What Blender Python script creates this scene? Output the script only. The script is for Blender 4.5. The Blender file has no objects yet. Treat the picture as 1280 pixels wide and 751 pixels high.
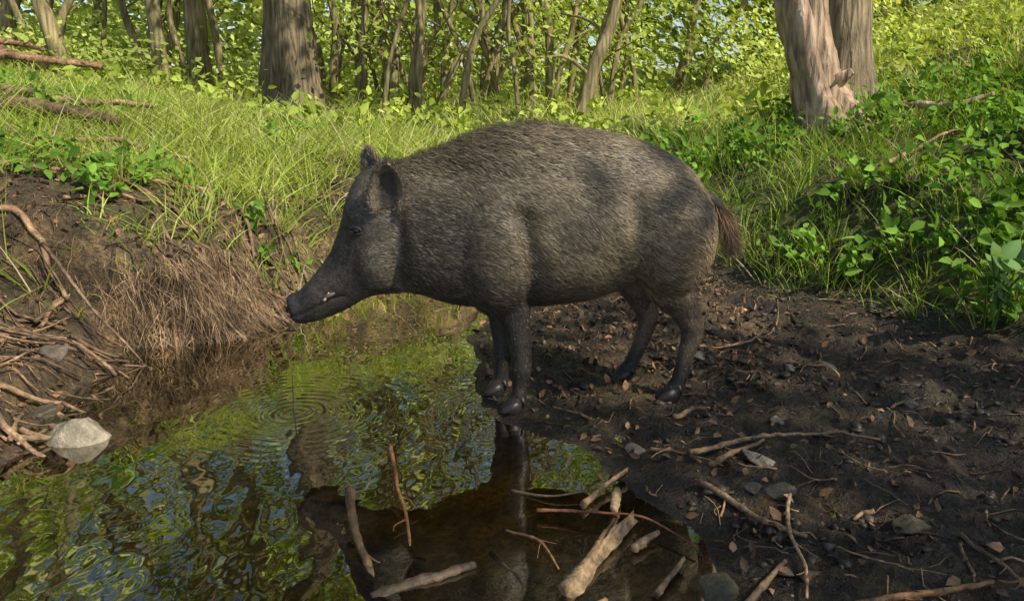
import bpy, bmesh, math, random
import numpy as np
from mathutils import Vector
from mathutils.bvhtree import BVHTree
random.seed(5); rng=np.random.default_rng(7)
sc=bpy.context.scene
sc.view_settings.view_transform='Standard'; sc.view_settings.look='None'; sc.view_settings.exposure=0
S=Vector((.55,-.42,.72)).normalized(); SV=np.array(S)

# ---------------------------------------------------------------- helpers
TAB=rng.random((256,256))
def vnoise(x,y):
    xi=np.floor(x).astype(int); yi=np.floor(y).astype(int)
    fx=x-xi; fy=y-yi; fx=fx*fx*(3-2*fx); fy=fy*fy*(3-2*fy)
    a=TAB[xi&255,yi&255]; b=TAB[(xi+1)&255,yi&255]; c=TAB[xi&255,(yi+1)&255]; d=TAB[(xi+1)&255,(yi+1)&255]
    return (a*(1-fx)+b*fx)*(1-fy)+(c*(1-fx)+d*fx)*fy
def fbm(x,y,o=4):
    s=0;a=.5
    for i in range(o):
        s=s+a*vnoise(x*2**i+17.3*i,y*2**i+9.1*i); a*=.5
    return s/(1-.5**o)-.5
def ss(a,b,x):
    t=np.clip((x-a)/(b-a),0,1); return t*t*(3-2*t)

YL=[-20,0,1.43,1.96,2.2,2.5,2.9,3.15,3.3,3.6,4.0,4.5,4.9,30]
XL=[-1.9,-1.6,-1.5,-1.42,-1.38,-1.5,-1.55,-1.6,-1.2,-1.02,-.95,-.7,0.05,0.1]
YR=[-20,0,1.43,1.72,1.96,2.18,2.35,2.72,3.2,3.6,4.0,4.4,4.9,30]
XR=[.8,.55,.46,.42,.30,.19,-.02,-.13,-.17,-.18,-.1,.02,0.05,0.1]
YB=[-20,0,1.5,2.76,3.3,4.2,5,6,30]
XB=[2.6,2.4,2.2,1.86,1.58,1.0,.5,.3,.3]
def H(x,y,info=False):
    x=np.asarray(x,float); y=np.asarray(y,float)
    w=.10*fbm(x*1.7+3,y*1.7,3)+.09*fbm(x*6,y*6+8,3)
    xl=np.interp(y,YL,XL)+w; xr=np.interp(y,YR,XR)+w*1.0; xb=np.interp(y,YB,XB)+2*w
    din=np.minimum(x-xl,xr-x)
    bed=-.17*(1-np.exp(-np.clip(din,0,None)/.6))+.05*fbm(x*5,y*5,3)*ss(0,.2,din)
    dl=np.clip(xl-x,0,None)
    fa=.10*ss(0,.15,dl)+.08*np.clip(dl,0,.5)+.40*ss(.30,.78,dl)
    fb=.44*ss(-.02,.36,dl)+.09*ss(.3,.6,dl)
    wl=ss(2.9,3.25,y)
    left=fa*(1-wl)+fb*wl+.15*np.clip(dl-.5,0,7)
    dr=np.clip(x-xr,0,None)
    mudh=.020*ss(0,.25,dr)+.07*np.clip(dr/np.maximum(xb-xr,.25),0,1)
    db=np.clip(x-xb,0,None)
    right=mudh+.45*ss(0,.95,db)+.17*np.clip(db-.6,0,9)+.16*np.clip(db-2.4,0,9)
    side=np.where(x<xl,left,np.where(x>xr,right,bed))
    flo=.5*ss(4.5,6.4,y)+.42*ss(6.4,11,y)+.05*np.clip(y-13,0,60)
    k=.10
    sm=np.logaddexp(side/k,flo/k)*k
    h=side+(sm-side)*ss(4.3,4.9,y)
    bank=np.where(x<xl,ss(.2,.8,dl),np.where(x>xr,ss(-.1,.6,db),0))
    bank=np.maximum(bank,ss(4.8,5.6,y))
    h=h+bank*(.16*fbm(x*1.3+40,y*1.3,3)+.09*fbm(x*5,y*5+31,3))
    face=np.where(x<xl,ss(0,.15,dl),0)*wl*(1-bank)
    h=h+face*(.14*fbm(x*6,y*6+3,3)+.07*fbm(x*16,y*16,3))
    mud=np.where(x>xr,1-ss(0,.3,db),0)*(y<5)
    h=h+mud*ss(0,.25,dr)*(.07*fbm(x*5+5,y*5,3)+.07*(.25-np.abs(fbm(x*9,y*9,3)))+.05*np.abs(fbm(x*18,y*18,3))+.02*fbm(x*40,y*40,2)-.02)
    lsh=np.where(x<xl,1,0)*(1-bank)
    h=h+lsh*ss(0,.15,dl)*.06*fbm(x*11,y*11,3)
    if info: return h,dict(xl=xl,xr=xr,xb=xb,din=din,dl=np.where(x<xl,xl-x,-1),dr=np.where(x>xr,x-xr,-1),db=x-xb,bank=bank,mud=mud,wl=wl)
    return h
def h1(x,y): return float(H(np.array([x]),np.array([y]))[0])

def mesh_np(name,V,F,mats,mi=None,col=None,smooth=True,link=True):
    V=np.asarray(V,np.float32); F=np.asarray(F,np.int32); m,k=F.shape
    me=bpy.data.meshes.new(name)
    me.vertices.add(len(V)); me.vertices.foreach_set('co',V.ravel())
    me.loops.add(m*k); me.loops.foreach_set('vertex_index',F.ravel())
    me.polygons.add(m); me.polygons.foreach_set('loop_start',np.arange(0,m*k,k,dtype=np.int32))
    for a in mats: me.materials.append(a)
    if mi is not None: me.polygons.foreach_set('material_index',np.asarray(mi,np.int32))
    me.update(calc_edges=True)
    if col is not None:
        c=np.ones((len(V),4),np.float32); c[:,:3]=col
        at=me.color_attributes.new('Col','FLOAT_COLOR','POINT'); at.data.foreach_set('color',c.ravel())
    if smooth: me.polygons.foreach_set('use_smooth',np.ones(m,bool))
    me.validate()
    ob=bpy.data.objects.new(name,me)
    if link: sc.collection.objects.link(ob)
    return ob
class Buf:
    def __init__(s): s.V=[];s.F=[];s.M=[];s.C=[];s.n=0
    def add(s,V,F,m=0,c=(1,1,1)):
        V=np.asarray(V);F=np.asarray(F)
        s.V.append(V);s.F.append(F+s.n);s.M.append(np.full(len(F),m));s.n+=len(V)
        cc=np.asarray(c,float); s.C.append(np.broadcast_to(cc,(len(V),3)) if cc.ndim==1 else cc)
    def obj(s,name,mats,smooth=True):
        return mesh_np(name,np.concatenate(s.V),np.concatenate(s.F),mats,np.concatenate(s.M),np.concatenate(s.C),smooth)
def catmull(P,n):
    P=np.asarray(P,float)
    if len(P)==2: 
        t=np.linspace(0,1,n)[:,None]; return P[0]*(1-t)+P[1]*t
    t=np.linspace(0,len(P)-1,n); out=[]
    Q=np.vstack([2*P[0]-P[1],P,2*P[-1]-P[-2]])
    for v in t:
        i=min(int(v),len(P)-2); f=v-i; a,b,c,d=Q[i],Q[i+1],Q[i+2],Q[i+3]
        out.append(.5*((2*b)+(-a+c)*f+(2*a-5*b+4*c-d)*f*f+(-a+3*b-3*c+d)*f**3))
    return np.array(out)
def tube(P,R,ns=8,rough=0.,flat=1.):
    P=np.asarray(P,float);R=np.asarray(R,float);n=len(P)
    P=np.vstack([P[0]-(P[1]-P[0])*.02,P,P[-1]+(P[-1]-P[-2])*.02]); R=np.concatenate([[R[0]*.05],R,[R[-1]*.05]]); n+=2
    T=np.gradient(P,axis=0);T/=np.linalg.norm(T,axis=1)[:,None]+1e-9
    u=np.cross(T[0],[0.3,.9,.2]);u/=np.linalg.norm(u)
    a=np.linspace(0,2*np.pi,ns,endpoint=False);V=[]
    prof=1+rough*(rng.random(ns)-.5)*1.6
    jn=rng.random((n+4,ns)); jn=(jn[:-4]+jn[1:-3]+jn[2:-2]+jn[3:-1]+jn[4:])/5
    for i in range(n):
        u=u-T[i]*np.dot(u,T[i]);u/=np.linalg.norm(u);w=np.cross(T[i],u)
        r=R[i]*prof*(1+rough*2*(jn[i]-.5))
        V.append(P[i]+np.outer(np.cos(a)*r,u)+np.outer(np.sin(a)*r*flat,w))
    V=np.concatenate(V);I=np.arange(n-1)[:,None]*ns;j=np.arange(ns)[None];k=(j+1)%ns
    F=np.stack([I+j,I+k,I+ns+k,I+ns+j],-1).reshape(-1,4)
    return V,F
def nrm(a): return a/(np.linalg.norm(a,axis=-1,keepdims=True)+1e-9)
def leafn(n,k): # leaves turn their faces towards the light
    return nrm(rng.normal(size=(n,3))*.6+SV*k+np.array([0,0,.15]))
def leaves(P,size,up=.9):
    n=len(P); nr=leafn(n,up)
    d=nrm(np.cross(nr,rng.normal(size=(n,3)))); s=np.cross(nr,d)
    L=(size*(.6+.8*rng.random(n)))[:,None] if np.ndim(size)==0 else size[:,None]
    f=nr*L*.10
    B=P;T=P+d*L
    V=np.stack([B,T,P+d*L*.3+s*L*.27+f,P+d*L*.68+s*L*.2+f,P+d*L*.3-s*L*.27+f,P+d*L*.68-s*L*.2+f],1).reshape(-1,3)
    i=np.arange(n)[:,None]*6
    F=np.stack([i+np.array([[0,4,5,1]]),i+np.array([[0,1,3,2]])],1).reshape(-1,4)
    return V,F
def diamonds(P,size,up=.9):
    n=len(P); nr=leafn(n,up)
    d=nrm(np.cross(nr,rng.normal(size=(n,3)))); s=np.cross(nr,d)
    L=(size*(.6+.8*rng.random(n)))[:,None]
    V=np.stack([P-d*L*.5,P+s*L*.3-d*L*.05,P+d*L*.5,P-s*L*.3-d*L*.05],1).reshape(-1,3)
    return V,(np.arange(n)[:,None]*4+np.arange(4)[None])
def blades(P,D,L,W,bend,sun=0.):
    n=len(P); s=np.array([0,.4,.75,1.]); ws=np.array([1,.85,.5,.06])
    side=nrm(np.cross(D,rng.normal(size=(n,3))*.8+SV*sun))
    C=P[:,None]+D[:,None]*(L[:,None]*s)[...,None]+bend[:,None]*(s**2)[None,:,None]
    w=(W[:,None]*ws*.5)[...,None]*side[:,None]
    V=np.stack([C-w,C+w],2).reshape(-1,3)
    i=np.arange(n)[:,None,None]*8; q=np.array([[0,1,3,2],[2,3,5,4],[4,5,7,6]])[None]
    return V,(i+q).reshape(-1,4)
def rep(c,k): return np.repeat(c,k,axis=0)

# ---------------------------------------------------------------- materials
def newmat(n):
    m=bpy.data.materials.new(n); m.use_nodes=True; nt=m.node_tree; nt.nodes.clear()
    return m,nt,nt.nodes.new('ShaderNodeOutputMaterial')
def nd(nt,t,ins=None,**p):
    n=nt.nodes.new(t)
    for k,v in p.items(): setattr(n,k,v)
    for k,v in (ins or {}).items():
        if hasattr(v,'is_output') : nt.links.new(v,n.inputs[k])
        else: n.inputs[k].default_value=v
    return n
def objco(nt,scale=(1,1,1)):
    tc=nd(nt,'ShaderNodeTexCoord'); return nd(nt,'ShaderNodeMapping',{'Vector':tc.outputs['Object'],'Scale':scale}).outputs[0]
def noise(nt,co,s,d=4,r=.6): return nd(nt,'ShaderNodeTexNoise',{'Vector':co,'Scale':s,'Detail':d,'Roughness':r}).outputs['Fac']
def ramp(nt,f,stops):
    r=nd(nt,'ShaderNodeValToRGB',{'Fac':f}); e=r.color_ramp.elements
    while len(e)<len(stops): e.new(.5)
    for i,(p,c) in enumerate(stops): e[i].position=p; e[i].color=(*c,1) if len(c)==3 else c
    return r.outputs[0]
def mul(nt,a,b,f=1.):
    return nd(nt,'ShaderNodeMix',{0:f,6:a,7:b},data_type='RGBA',blend_type='MULTIPLY').outputs[2]
def mth(nt,op,a,b=0.): return nd(nt,'ShaderNodeMath',{0:a,1:b},operation=op).outputs[0]
def colattr(nt): return nd(nt,'ShaderNodeVertexColor',layer_name='Col').outputs[0]
def foliage_mat(name,trans=.5,tint=(1.25,1.15,.5)):
    m,nt,o=newmat(name); c=colattr(nt)
    t=mul(nt,c,(*tint,1))
    a=nd(nt,'ShaderNodeBsdfDiffuse',{'Color':c}); b=nd(nt,'ShaderNodeBsdfTranslucent',{'Color':t})
    x=nd(nt,'ShaderNodeMixShader',{0:trans,1:a.outputs[0],2:b.outputs[0]})
    nt.links.new(x.outputs[0],o.inputs[0]); return m
M_leaf=foliage_mat('leaf',.35); M_grass=foliage_mat('grass_blade',.35)
def bark_mat(name,c0,c1,c2,s=6,stretch=.18,bump=.6,dist=.03):
    m,nt,o=newmat(name); co=objco(nt,(1,1,stretch))
    n1=noise(nt,co,s*3,5,.65); n2=noise(nt,objco(nt),2.2,3)
    v=nd(nt,'ShaderNodeTexVoronoi',{'Vector':co,'Scale':s*2.2},feature='DISTANCE_TO_EDGE').outputs[0]
    hh=mth(nt,'ADD',mth(nt,'MULTIPLY',n1,.8),mth(nt,'MULTIPLY',v,.9))
    c=ramp(nt,hh,[(.25,c0),(.5,c1),(.85,c2)])
    c=mul(nt,c,ramp(nt,n2,[(.3,(.45,.5,.38)),(.7,(1.15,1.1,1.0))]))
    bp=nd(nt,'ShaderNodeBump',{'Height':hh,'Strength':bump,'Distance':dist})
    b=nd(nt,'ShaderNodeBsdfPrincipled',{'Base Color':c,'Roughness':.85,'Normal':bp.outputs[0]})
    nt.links.new(b.outputs[0],o.inputs[0]); return m
M_bark=bark_mat('bark',(.06,.045,.03),(.23,.17,.105),(.42,.33,.21),8,.12,.9,.05)
M_bark2=bark_mat('bark_thin',(.08,.065,.03),(.28,.22,.11),(.50,.42,.24),9,.1,.4,.015)
M_dead=bark_mat('bare_wood',(.16,.08,.05),(.48,.32,.22),(.70,.52,.40),7,.10,.8,.04)
def wood_mat(name,c0,c1,rough=.7):
    m,nt,o=newmat(name); co=objco(nt)
    n=noise(nt,co,45,5,.7); n2=noise(nt,co,9,3)
    c=mul(nt,ramp(nt,n,[(.32,c0),(.66,c1)]),ramp(nt,n2,[(.35,(.35,.32,.28)),(.62,(1.15,1.15,1.15))]))
    bp=nd(nt,'ShaderNodeBump',{'Height':n,'Strength':.8,'Distance':.008})
    b=nd(nt,'ShaderNodeBsdfPrincipled',{'Base Color':mul(nt,c,colattr(nt)),'Roughness':rough,'Normal':bp.outputs[0]})
    nt.links.new(b.outputs[0],o.inputs[0]); return m
M_wood=wood_mat('stick_wood',(.07,.048,.03),(.36,.27,.18))
M_litter=wood_mat('litter',(.25,.2,.16),(.6,.5,.4),.8)
def stone_mat():
    m,nt,o=newmat('stone'); co=objco(nt)
    n=noise(nt,co,20,6,.7); n2=noise(nt,co,6,4)
    c=mul(nt,ramp(nt,n,[(.32,(.35,.33,.28)),(.66,(1.15,1.1,1.0))]),colattr(nt))
    c=nd(nt,'ShaderNodeMix',{0:ramp(nt,n2,[(.45,(0,0,0)),(.62,(.85,.85,.85))]),6:c,7:(.07,.055,.03,1)},data_type='RGBA').outputs[2]
    bp=nd(nt,'ShaderNodeBump',{'Height':n,'Strength':.9,'Distance':.02})
    b=nd(nt,'ShaderNodeBsdfPrincipled',{'Base Color':c,'Roughness':.65,'Normal':bp.outputs[0]})
    nt.links.new(b.outputs[0],o.inputs[0]); return m
M_stone=stone_mat()
def ground_mat():
    m,nt,o=newmat('ground'); co=objco(nt)
    n=noise(nt,co,9,6,.7); n2=noise(nt,co,55,4,.7); n3=noise(nt,co,2.1,3)
    c=mul(nt,colattr(nt),ramp(nt,n,[(.30,(.30,.29,.27)),(.5,(.9,.9,.9)),(.70,(2.0,1.8,1.5))]))
    c=mul(nt,c,ramp(nt,n2,[(.3,(.35,.35,.35)),(.62,(1.5,1.42,1.3))]))
    al=nd(nt,'ShaderNodeVertexColor',layer_name='Wet').outputs[0]
    hh=mth(nt,'ADD',mth(nt,'MULTIPLY',n,1.6),mth(nt,'MULTIPLY',n2,.8))
    bp=nd(nt,'ShaderNodeBump',{'Height':hh,'Strength':1.,'Distance':.045})
    wetn=mth(nt,'MULTIPLY',al,ramp(nt,n3,[(.35,(.6,.6,.6)),(.6,(1,1,1))]))
    r=mth(nt,'SUBTRACT',.92,mth(nt,'MULTIPLY',wetn,.58))
    b=nd(nt,'ShaderNodeBsdfPrincipled',{'Base Color':c,'Roughness':r,'Normal':bp.outputs[0]})
    nt.links.new(b.outputs[0],o.inputs[0]); return m
M_ground=ground_mat()
def water_mat():
    m,nt,o=newmat('water'); tc=nd(nt,'ShaderNodeTexCoord').outputs['Object']
    co=nd(nt,'ShaderNodeMapping',{'Vector':tc,'Scale':(1,.6,1)}).outputs[0]
    n=noise(nt,co,4,2,.45); n2=noise(nt,co,18,1,.5)
    hh=mth(nt,'ADD',mth(nt,'MULTIPLY',n,.009),mth(nt,'MULTIPLY',n2,.0009))
    for cx,cy,k,amp,fal in ((-.71,2.45,170,.0007,7.0),(-.05,2.45,140,.0003,6)):
        d=nd(nt,'ShaderNodeVectorMath',{0:tc,1:(cx,cy,0)},operation='DISTANCE').outputs['Value']
        d2=mth(nt,'ADD',d,mth(nt,'MULTIPLY',n,.09))
        w=mth(nt,'MULTIPLY',mth(nt,'SINE',mth(nt,'MULTIPLY',d2,k)),mth(nt,'MULTIPLY',mth(nt,'EXPONENT',mth(nt,'MULTIPLY',d,-fal)),amp))
        hh=mth(nt,'ADD',hh,w)
    bp=nd(nt,'ShaderNodeBump',{'Height':hh,'Strength':1.,'Distance':1.})
    fr=nd(nt,'ShaderNodeFresnel',{'IOR':1.6,'Normal':bp.outputs[0]}).outputs[0]
    g=nd(nt,'ShaderNodeBsdfGlossy',{'Roughness':.02,'Color':(1,.98,.88,1),'Normal':bp.outputs[0]})
    t=nd(nt,'ShaderNodeBsdfTransparent',{'Color':(.92,.82,.46,1)})
    x=nd(nt,'ShaderNodeMixShader',{0:mth(nt,'MULTIPLY',fr,2.5),1:t.outputs[0],2:g.outputs[0]})
    nt.links.new(x.outputs[0],o.inputs[0]); return m
M_water=water_mat()
def fur_mat():
    m,nt,o=newmat('fur'); b=nd(nt,'ShaderNodeBsdfPrincipled',{'Base Color':colattr(nt),'Roughness':.5,'Specular IOR Level':.4})
    nt.links.new(b.outputs[0],o.inputs[0]); return m
M_fur=fur_mat()
def hide_mat():
    m,nt,o=newmat('hide'); co=objco(nt); n=noise(nt,co,70,3,.7)
    c=mul(nt,colattr(nt),ramp(nt,n,[(.3,(.5,.5,.5)),(.7,(1.3,1.3,1.3))]))
    bp=nd(nt,'ShaderNodeBump',{'Height':n,'Strength':.5,'Distance':.006})
    b=nd(nt,'ShaderNodeBsdfPrincipled',{'Base Color':c,'Roughness':.5,'Normal':bp.outputs[0]})
    nt.links.new(b.outputs[0],o.inputs[0]); return m
M_hide=hide_mat()
def plain(name,c,r):
    m,nt,o=newmat(name); n=noise(nt,objco(nt),60,3)
    cc=mul(nt,(*c,1),ramp(nt,n,[(.3,(.75,.72,.68)),(.7,(1.1,1.1,1.1))]))
    b=nd(nt,'ShaderNodeBsdfPrincipled',{'Base Color':cc,'Roughness':r}); nt.links.new(b.outputs[0],o.inputs[0]); return m
M_eye=plain('eye_dark',(.012,.008,.006),.08); M_tusk=plain('ivory',(.68,.52,.38),.4); M_hoof=plain('hoof_horn',(.03,.025,.022),.5); M_pink=plain('lip_skin',(.15,.10,.08),.5)

# ---------------------------------------------------------------- ground
def axis(a,b,step,lo,hi,g=1.13):
    c=list(np.arange(a,b,step)); s=step;x=c[-1]
    while x<hi: s*=g; x+=s; c.append(x)
    s=step;x=c[0];p=[]
    while x>lo: s*=g; x-=s; p.append(x)
    return np.array(p[::-1]+c)
gx=axis(-2.7,2.9,.014,-90,90); gy=axis(1.0,5.4,.014,-30,120)
X,Y=np.meshgrid(gx,gy); x=X.ravel(); y=Y.ravel(); z,I=H(x,y,True)
nx,ny=len(gx),len(gy)
idx=np.arange(nx*ny).reshape(ny,nx)
F=np.stack([idx[:-1,:-1],idx[:-1,1:],idx[1:,1:],idx[1:,:-1]],-1).reshape(-1,4)
col=np.tile([.060,.041,.025],(len(x),1))
def mix(c,t,k): return c*(1-k[:,None])+np.array(t)*k[:,None]
grassy=I['bank']*ss(-.25,.15,fbm(x*2.1,y*2.1,4))
isl=(I['dl']>0)
col=mix(col,(.026,.019,.011),I['mud']*(1-ss(0,.5,I['dr'])))
col=mix(col,(.15,.105,.06),I['mud']*ss(.02,.2,fbm(x*2.3+9,y*2.3,4))*.6*(ss(2.2,2.8,y)*(x<1.3)))
col=mix(col,(.12,.085,.048),np.where(isl,1.,0)*(1-grassy))
col=mix(col,(.11,.14,.03),grassy)
col=mix(col,(.30,.22,.12),np.where(isl,1,0)*ss(3.1,3.3,y)*(1-ss(.2,.5,I['dl']))*ss(-.1,.15,fbm(x*5,y*5,3)))
bedm=ss(.04,.14,I['din'])*1.
bc=fbm(x*4,y*4,4)
bedc=np.array([.34,.21,.06])[None]*(1+1.8*bc[:,None])
col=col*(1-bedm[:,None])+bedc*bedm[:,None]
col=mix(col,(.28,.36,.07),ss(7,11,y))
terr=mesh_np('ground',np.stack([x,y,z],1),F,[M_ground],None,np.clip(col,.005,1))
wet=np.clip(I['mud']*(1-ss(.0,2.0,I['dr'])*.5)+bedm+np.where(isl,1-ss(0,.2,I['dl']),0),0,1)
w4=np.ones((len(x),4),np.float32); w4[:,:3]=wet[:,None]
at=terr.data.color_attributes.new('Wet','FLOAT_COLOR','POINT'); at.data.foreach_set('color',w4.ravel())
V=[(-2.6,-20,0),(1.0,-20,0),(1.0,5.3,0),(-2.6,5.3,0)]
water=mesh_np('stream_water',V,[(0,1,2,3)],[M_water])

# ---------------------------------------------------------------- wild boar
YC=2.53
def yc(x): return YC+.06*x
RV=[];RF=[]
def loft(rings):
    n0=sum(len(a) for a in RV); ns=len(rings[0]); b=n0
    for r in rings: RV.append(np.array(r))
    for i in range(len(rings)-1):
        for j in range(ns):
            k=(j+1)%ns; RF.append((b+i*ns+j,b+i*ns+k,b+(i+1)*ns+k,b+(i+1)*ns+j))
    RF.append(tuple(b+j for j in range(ns))[::-1]); m=b+(len(rings)-1)*ns; RF.append(tuple(m+j for j in range(ns)))
def ring_tb(T,B,hw,p=1.0,low=0.,ns=32,dy=0):
    T=np.array(T);B=np.array(B);c=(T+B)/2;A=(T-B)/2;out=[]
    for a in np.linspace(0,2*np.pi,ns,endpoint=False):
        ca,sa=math.cos(a),math.sin(a)
        s=math.copysign(abs(sa)**p,sa)*hw*(1-low*ca)
        q=c+A*ca; out.append((q[0],yc(q[0])+dy+s,q[1]))
    return out
tor=[((-.43,.79),(-.38,.41),.09),((-.39,.80),(-.35,.40),.108),((-.32,.812),(-.28,.385),.130),((-.20,.848),(-.2,.355),.155),((-.10,.892),(-.1,.342),.175),
((0,.912),(0,.338),.183),((.12,.912),(.12,.348),.184),((.25,.902),(.25,.362),.182),((.376,.880),(.36,.398),.172),((.477,.843),(.45,.44),.162),
((.554,.790),(.54,.50),.142),((.61,.730),(.60,.53),.112),((.64,.665),(.64,.56),.07)]
def interp_secs(secs,n):
    P=np.array([[*a,*b,c] for a,b,c in secs]); Q=catmull(P,n); return [((q[0],q[1]),(q[2],q[3]),q[4]) for q in Q]
loft([ring_tb(T,B,w,.9,.10) for T,B,w in interp_secs(tor,40)])
hd=[((-.34,.80),(-.30,.42),.11),((-.42,.795),(-.36,.395),.112),((-.468,.780),(-.43,.385),.104),((-.514,.705),(-.475,.372),.088),((-.540,.615),(-.525,.343),.070),
((-.580,.522),(-.570,.322),.055),((-.638,.448),(-.618,.304),.047),((-.686,.400),(-.660,.294),.040),((-.706,.394),(-.680,.292),.044),((-.724,.384),(-.702,.298),.041)]
loft([ring_tb(T,B,w,.85,.0) for T,B,w in interp_secs(hd,34)])
def ellips(c,r,ns=20):
    R=[]
    for t in np.linspace(.06,.94,12):
        a=math.pi*t; rr=math.sin(a); zz=math.cos(a)
        R.append([(c[0]+r[0]*rr*math.cos(q),c[1]+r[1]*rr*math.sin(q),c[2]+r[2]*zz) for q in np.linspace(0,2*math.pi,ns,endpoint=False)])
    loft(R)
for sgn in (-1,1):
    ellips((-.05,yc(0)+sgn*.105,.56),(.14,.10,.23))
    ellips((.50,yc(.5)+sgn*.095,.58),(.14,.095,.19))
    ellips((-.425,yc(-.43)+sgn*.062,.505),(.07,.055,.10))
    ellips((-.478,yc(-.49)+sgn*.058,.650),(.036,.034,.032))
def leg(ch):
    P=np.array([c[:3] for c in ch],float); R=np.array([c[3:] for c in ch],float)
    n=len(ch)*5; PR=catmull(np.hstack([P,R]),n); rings=[]
    T=np.gradient(PR[:,:3],axis=0); 
    for i in range(n):
        t=nrm(T[i]); nn=nrm(np.cross([0,1,0],t)); bb=np.cross(t,nn)
        rings.append([tuple(PR[i,:3]+nn*math.cos(a)*PR[i,3]+bb*math.sin(a)*PR[i,4]) for a in np.linspace(0,2*np.pi,16,endpoint=False)])
    loft(rings)
FZ=[h1(.02,2.44),h1(-.035,2.60),h1(.535,2.50),h1(.385,2.67)]
FZ[0]=min(max(FZ[0],-.015),.02);FZ[1]=min(max(FZ[1],-.01),.02)
def frontleg(x0,yy,zf,dx=0):
    leg([(-.03+dx*.2,yy+ (YC-yy)*.2,.50,.09,.06),(-.015+dx*.5,yy,.40,.072,.055),(.0+dx*.8,yy,.32,.050,.043),(.012+dx,yy,.25,.039,.035),(.018+dx,yy,.185,.034,.033),(.017+dx,yy,.155,.036,.034),(.014+dx,yy,.11,.026,.026),(.012+dx,yy,.07,.026,.026),(.004+dx,yy,.04+zf*.3,.032,.031),(-.008+dx,yy,zf+.012,.034,.034),(-.010+dx,yy,zf-.01,.032,.032)])
frontleg(0,2.44,FZ[0],.012); frontleg(0,2.60,FZ[1],-.048)
def hindleg(dx,yy,zf,d2=0):
    yt=yy+(yc(.5)-yy)*.3
    leg([(.52+dx*.3,yt,.60,.13,.075),(.495+dx*.5,yt,.49,.105,.07),(.512+dx*.8,yy,.41,.08,.052),(.552+dx,yy,.345,.049,.038),(.580+dx,yy,.295,.042,.032),(.586+dx,yy,.255,.036,.029),(.570+dx,yy,.19,.028,.025),(.558+dx+d2*.5,yy,.13,.026,.025),(.548+dx+d2*.8,yy,.09,.027,.026),(.537+dx+d2,yy,.055+zf*.3,.032,.030),(.525+dx+d2,yy,zf+.012,.034,.032),(.522+dx+d2,yy,zf-.01,.032,.03)])
hindleg(0,2.49,FZ[2]); hindleg(-.115,2.67,FZ[3],-.02)
me=bpy.data.meshes.new('b'); me.from_pydata(np.concatenate(RV).tolist(),[],RF); 
bm=bmesh.new(); bm.from_mesh(me); bmesh.ops.recalc_face_normals(bm,faces=bm.faces[:]); bm.to_mesh(me); bm.free()
tmp=bpy.data.objects.new('b',me); sc.collection.objects.link(tmp)
r=tmp.modifiers.new('r','REMESH'); r.mode='VOXEL'; r.voxel_size=.0075
s=tmp.modifiers.new('s','SMOOTH'); s.factor=.5; s.iterations=8
dg=bpy.context.evaluated_depsgraph_get(); ev=bpy.data.meshes.new_from_object(tmp.evaluated_get(dg))
bpy.data.objects.remove(tmp)
def getv(me):
    a=np.empty(len(me.vertices)*3,np.float32); me.vertices.foreach_get('co',a); return a.reshape(-1,3).astype(float)
def getn(me):
    a=np.empty(len(me.vertices)*3,np.float32); me.vertices.foreach_get('normal',a); return a.reshape(-1,3).astype(float)
V=getv(ev); Nn=getn(ev)
def seg(px,pz,pts):
    d=np.full(len(px),9.)
    for (a,b),(c,e) in zip(pts[:-1],pts[1:]):
        vx,vz=c-a,e-b; t=np.clip(((px-a)*vx+(pz-b)*vz)/(vx*vx+vz*vz),0,1)
        d=np.minimum(d,np.hypot(px-a-vx*t,pz-b-vz*t))
    return d
def crease(pts,w,dep):
    global V
    d=seg(V[:,0],V[:,2],pts); V=V-Nn*(dep*np.exp(-(d/w)**2)*(np.abs(Nn[:,1])**.5))[:,None]
crease([(.02,.66),(.055,.55),(.075,.45),(.06,.38)],.030,.020)
crease([(.37,.70),(.385,.58),(.40,.47),(.42,.42)],.030,.018)
crease([(-.36,.44),(-.345,.55),(-.36,.66)],.024,.014)
mouth=[(-.70,.325),(-.66,.338),(-.615,.362),(-.575,.386),(-.53,.396)]
crease(mouth,.005,.006)
crease([(-.155,.45),(-.12,.38),(-.10,.36)],.02,.008)
crease([(-.62,.42),(-.57,.47),(-.53,.50)],.014,.006)
crease([(-.50,.58),(-.52,.53)],.014,.005)
V+=Nn*(.012*fbm(V[:,0]*9,V[:,2]*9+V[:,1]*4,3))[:,None]*ss(-.5,-.35,V[:,0])[:,None]*ss(.25,.4,V[:,2])[:,None]
ev.vertices.foreach_set('co',V.astype(np.float32).ravel()); ev.update(); Nn=getn(ev)
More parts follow.
